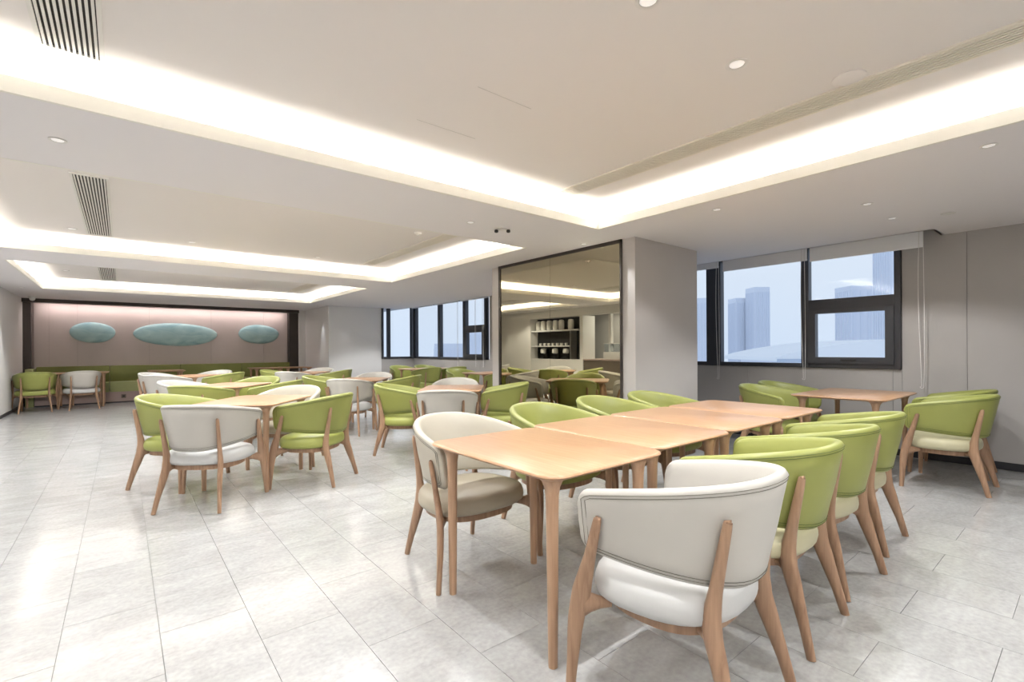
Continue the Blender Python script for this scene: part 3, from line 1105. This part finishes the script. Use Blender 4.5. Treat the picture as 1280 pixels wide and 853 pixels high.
def make_table(hw, hl, top_m, H=0.76):
    r = empty('dining_table')
    m = MB()
    prof = [(-0.050, H - 0.026), (-0.022, H - 0.0225), (-0.006, H - 0.015), (0, H - 0.009), (-0.002, H - 0.003), (-0.008, H)]
    m.rings([rrect(hw + d, hl + d, 0.085 + d, z) for d, z in prof])
    m.build('tabletop', top_m, r, angle=50)
    lg = MB()
    lg.lathe([(0.0175, 0.0), (0.0185, 0.01), (0.0215, 0.3), (0.0245, 0.6), (0.026, 0.66), (0.031, 0.695), (0.042, 0.72), (0.058, 0.733), (0.066, 0.7345)], 16)
    p = None
    for sx_ in (-1, 1):
        for sy_ in (-1, 1):
            if p is None:
                p = lg.build('leg', M['tleg'], r, angle=60)
                q = p
            else:
                q = p.copy()
                COL.objects.link(q)
                q.parent = r
            q.location = (sx_ * (hw - 0.095), sy_ * (hl - 0.098), 0)
    return r


TP = {}


def table(kind, x, y, rot, label, group):
    if kind not in TP:
        hw, hl = {'std': (0.366, 0.458), 'wide': (0.60, 0.40)}[kind]
        TP[kind] = make_table(hw, hl, M['wood'] if kind == 'wide' else M['wood2'])
        o = TP[kind]
        o.location = (x, y, 0)
        o.rotation_euler = (0, 0, math.radians(rot))
    else:
        o = dup(TP[kind], (x, y, 0), math.radians(rot))
    for k in ('label', 'category', 'group'):
        if k in o: del o[k]
    return tag(o, label, 'table', group)


GT = 'tables pushed together in one long row'
table('std', 1.556, 1.700, 0, 'pale wood table at the near left end of the long row', GT)
table('std', 2.294, 1.760, 0, 'pale wood table, second in the long row, one chair in front and one behind', GT)
table('std', 3.038, 1.775, 0, 'pale wood table, third in the long row, whitish sheen from the windows', GT)
table('std', 3.782, 1.785, 0, 'pale wood table at the far end of the long row, nearest the windows', GT)
table('wide', 5.80, 1.60, 0, 'wide pale wood table under the right-hand window with green chairs on both sides', 'tables under the windows')
table('wide', 5.92, 7.82, 0, 'wide pale wood table under the far windows beside the mirror column', 'tables under the windows')
table('wide', 5.92, 10.74, 0, 'wide pale wood table farthest along the windows, near the glass corner', 'tables under the windows')
table('std', 0.99, 5.09, -38, 'pale wood table at front left behind a cream chair, green chairs at its sides', 'diagonally set tables')
table('std', 3.15, 5.03, -38, 'pale wood table left of the mirror with white sheen on its top', 'diagonally set tables')
table('std', 1.17, 7.58, -38, 'pale wood table, second from the front on the left side', 'diagonally set tables')
table('std', 3.03, 7.58, -38, 'small visible corner of a wood table behind the cream mid-room chair', 'diagonally set tables')
table('std', 1.04, 10.95, -38, 'pale wood table, third from the front on the left, among white chairs', 'diagonally set tables')
table('std', 3.05, 10.69, -38, 'pale wood table third from the front in the middle, before the far white column', 'diagonally set tables')
for x, lab in ((-1.337, 'wood table at the banquette behind the far left green chair'), (-0.597, 'wood table at the banquette behind the white chair'),
               (0.84, 'wood table at the banquette below the large teal oval'), (3.03, 'wood table at the banquette below the right teal oval'), (3.80, 'wood table at the right end of the banquette by the dark strip')):
    table('std', x, 14.43, 0, lab, 'tables along the banquette')

# ================================================================ SERVING AREA (seen in the mirror)
XS = -1.75
box('trim_5', M['white'], XS - 0.15, XS + 0.02, 6.4, 11.9, 2.19, ZS, kind='structure')
cab = empty('shelf_cabinet', (XS, 10.6, 0), label='white shelf cabinet with pale jars seen in the mirror', cat='cabinet')
MB().box(-0.5, 0.0, -1.08, 1.07, 0.05, 0.88).build('base_cabinet', M['white'], cab, smooth=False)
MB().box(-0.5, 0.01, -1.08, 1.07, 0.88, 0.92).build('counter_top', M['white'], cab, smooth=False)
MB().box(-0.5, -0.30, -1.08, 1.07, 0.92, 2.19).build('cabinet_back', M['black'], cab, smooth=False)
for a, b in ((-1.20, -1.08), (1.07, 1.30)):
    MB().box(-0.5, 0.02, a, b, 0.0, 2.19).build('upright', M['white'], cab, smooth=False)
for z in (1.30, 1.78):
    MB().box(-0.30, -0.02, -0.62 if z < 1.5 else -0.98, 1.07, z, z + 0.035).build('shelf', M['white'], cab, smooth=False)
MB().box(-0.30, -0.04, -0.66, -0.63, 0.92, 1.78).build('divider', M['chrome'], cab, smooth=False)
jar = None
JG = 'pale jars on the top shelf of the cabinet in the mirror'
for k, yy in enumerate((11.45, 11.22, 10.95, 10.68, 10.42, 10.02)):
    if jar is None:
        jar = MB().lathe([(0.06, 0), (0.085, 0.01), (0.09, 0.10), (0.088, 0.26), (0.07, 0.30), (0.02, 0.31)], 14).build('jar', M['urn'])
        j = jar
    else:
        j = jar.copy()
        COL.objects.link(j)
    j.location = (XS - 0.14, yy, 1.815)
    tag(j, 'tall pale jar in the row on the top shelf seen in the mirror', 'jar', JG)
cup = None
for k in range(7):
    c_ = MB().lathe([(0.03, 0), (0.045, 0.03), (0.048, 0.075), (0.02, 0.078)], 12).build('cup', M['urn']) if cup is None else cup.copy()
    if cup is None: cup = c_
    else: COL.objects.link(c_)
    c_.location = (XS - 0.12, 10.2 + 0.19 * k, 1.335)
    tag(c_, 'small white cup in the row on the middle shelf seen in the mirror', 'cup', 'white cups on the middle shelf in the mirror')
dm = None
for k, yy in enumerate((11.25, 10.72, 10.25)):
    if dm is None:
        dm = empty('drink_dispenser')
        MB().box(-0.12, 0.10, -0.10, 0.10, 0, 0.06).build('drip_tray', M['black'], dm, bevel=0.006)
        MB().box(-0.12, -0.03, -0.10, 0.10, 0.06, 0.30).build('body', M['black'], dm, bevel=0.01)
        MB().lathe([(0.06, 0.17), (0.095, 0.19), (0.10, 0.26), (0.08, 0.32), (0.02, 0.335)], 14).build('tank', M['urn'], dm)
        d_ = dm
    else:
        d_ = dup(dm, (0, 0, 0), 0)
    d_.location = (XS - 0.16, yy, 0.92)
    tag(d_, 'black drink dispenser with rounded white tank on the counter in the mirror', 'dispenser', 'drink dispensers on the counter in the mirror')
ct = empty('service_counter', (XS, 7.9, 0), label='dark brown service counter seen at the right side of the mirror', cat='counter')
MB().box(-0.6, 0.0, -1.45, 1.49, 0.0, 0.90).build('counter_front', M['brownfront'], ct, smooth=False)
MB().box(-0.62, 0.03, -1.45, 1.49, 0.90, 0.94).build('counter_slab', M['plinth'], ct, smooth=False)
box('trim_6', M['white'], XS - 0.25, XS - 0.15, 8.52, 8.60, 0.942, 2.19, kind='structure')
dc = empty('display_case', (XS - 0.30, 8.1, 0.94), label='pale glass food display case on the brown counter in the mirror', cat='display case')
MB().box(-0.22, 0.2, -0.75, 0.65, 0, 0.20).build('case_base', M['white'], dc, bevel=0.01)
MB().box(-0.20, 0.18, -0.73, 0.63, 0.20, 0.42).build('glass_cover', M['glass'], dc, smooth=False)
MB().box(-0.22, 0.2, -0.75, 0.65, 0.42, 0.44).build('case_top', M['white'], dc, bevel=0.005)
kb = box('wall_kitchen', M['greyp'], -3.9, -3.8, 6.4, 11.9, 0, 2.43, kind='structure')
box('wall_kitchen_side', M['greyp'], -3.8, XL - 0.0, 6.3, 6.4, 0, 2.43, kind='structure')
box('door_1', M['grey'], -3.8, -3.76, 8.2, 9.1, 0, 2.1, kind='structure')

# ================================================================ OUTSIDE
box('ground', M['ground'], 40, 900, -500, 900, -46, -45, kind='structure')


def tower(x, y, w, d, top, rot, label, nb=8, crown=0):
    r = empty('office_tower', (x, y, -45), math.radians(rot), label=label, cat='building', group='hazy towers outside the windows')
    h = top + 45
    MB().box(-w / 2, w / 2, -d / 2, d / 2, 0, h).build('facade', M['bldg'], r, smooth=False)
    m = MB()
    p = w / nb
    for k in range(nb):
        for sy_ in (-1, 1):
            m.box(-w / 2 + p * (k + 0.3), -w / 2 + p * (k + 0.7), sy_ * d / 2 - 0.25, sy_ * d / 2 + 0.25, 2, h - 2.5)
            m.box(sy_ * w / 2 - 0.25, sy_ * w / 2 + 0.25, -d / 2 + d / nb * (k + 0.3), -d / 2 + d / nb * (k + 0.7), 2, h - 2.5)
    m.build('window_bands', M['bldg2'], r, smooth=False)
    if crown: MB().box(-w * 0.3, w * 0.3, -d * 0.3, d * 0.3, h, h + crown).build('roof_block', M['bldg'], r, smooth=False)
    return r


# centre line of a pixel column at distance d lies along fwd + k*right
def at(k, d): return (fwd.x * d + r0.x * k * d, fwd.y * d + r0.y * k * d)


TWR = [(0.473, 260, 7.5, 9, 28, -38, 'hazy tower left of the tallest one, in the wide window pane'),
       (0.512, 250, 8, 9, 32.5, -38, 'tallest hazy tower with vertical bands in the wide window pane'),
       (0.385, 240, 14, 9, 26, -38, 'hazy tower in the narrow window pane next to the grey column'),
       (0.845, 200, 30, 10, 58, -38, 'large hazy tower at the right end of the opening window'),
       (0.75, 260, 32, 12, 34, -38, 'broad hazy block behind the opening window'),
       (-0.13, 300, 18, 9, 5, -38, 'faint hazy block seen in the middle pane of the far windows'),
       (-0.075, 280, 10, 9, 12, -38, 'faint hazy block seen in the right pane of the far windows')]
for k, d, w, dd, top, rot, lab in TWR:
    x, y = at(k, d)
    tower(round(x, 1), round(y, 1), w, dd, top, rot, lab)
# low pavilion with pale arched roof
pv = empty('pavilion', (86, 27, -12), math.radians(-38), label='low pale pavilion with a gently arched white roof outside the right-hand windows', cat='building')
MB().box(-11, 24, -6, 6, 0, 11.6).build('pavilion_walls', M['bldg'], pv, smooth=False)
m = MB()
n = 24
top = [(-13 + 40 * k / n, 0.35 + 2.5 * math.sin(PI * min(1, (k / n) * 1.0)) ** 0.8) for k in range(n + 1)]
ring0 = [(x, -8, 11.6 + z) for x, z in top] + [(27, -8, 11.4), (-13, -8, 11.4)]
ring1 = [(x, 8, z) for x, _, z in ring0]
m.rings([ring0, ring1])
m.build('arched_roof', M['roof'], pv)
MB().box(-12.9, 26.9, -8.1, -7.9, 11.25, 11.7).build('eave_edge', M['eave'], pv, smooth=False)
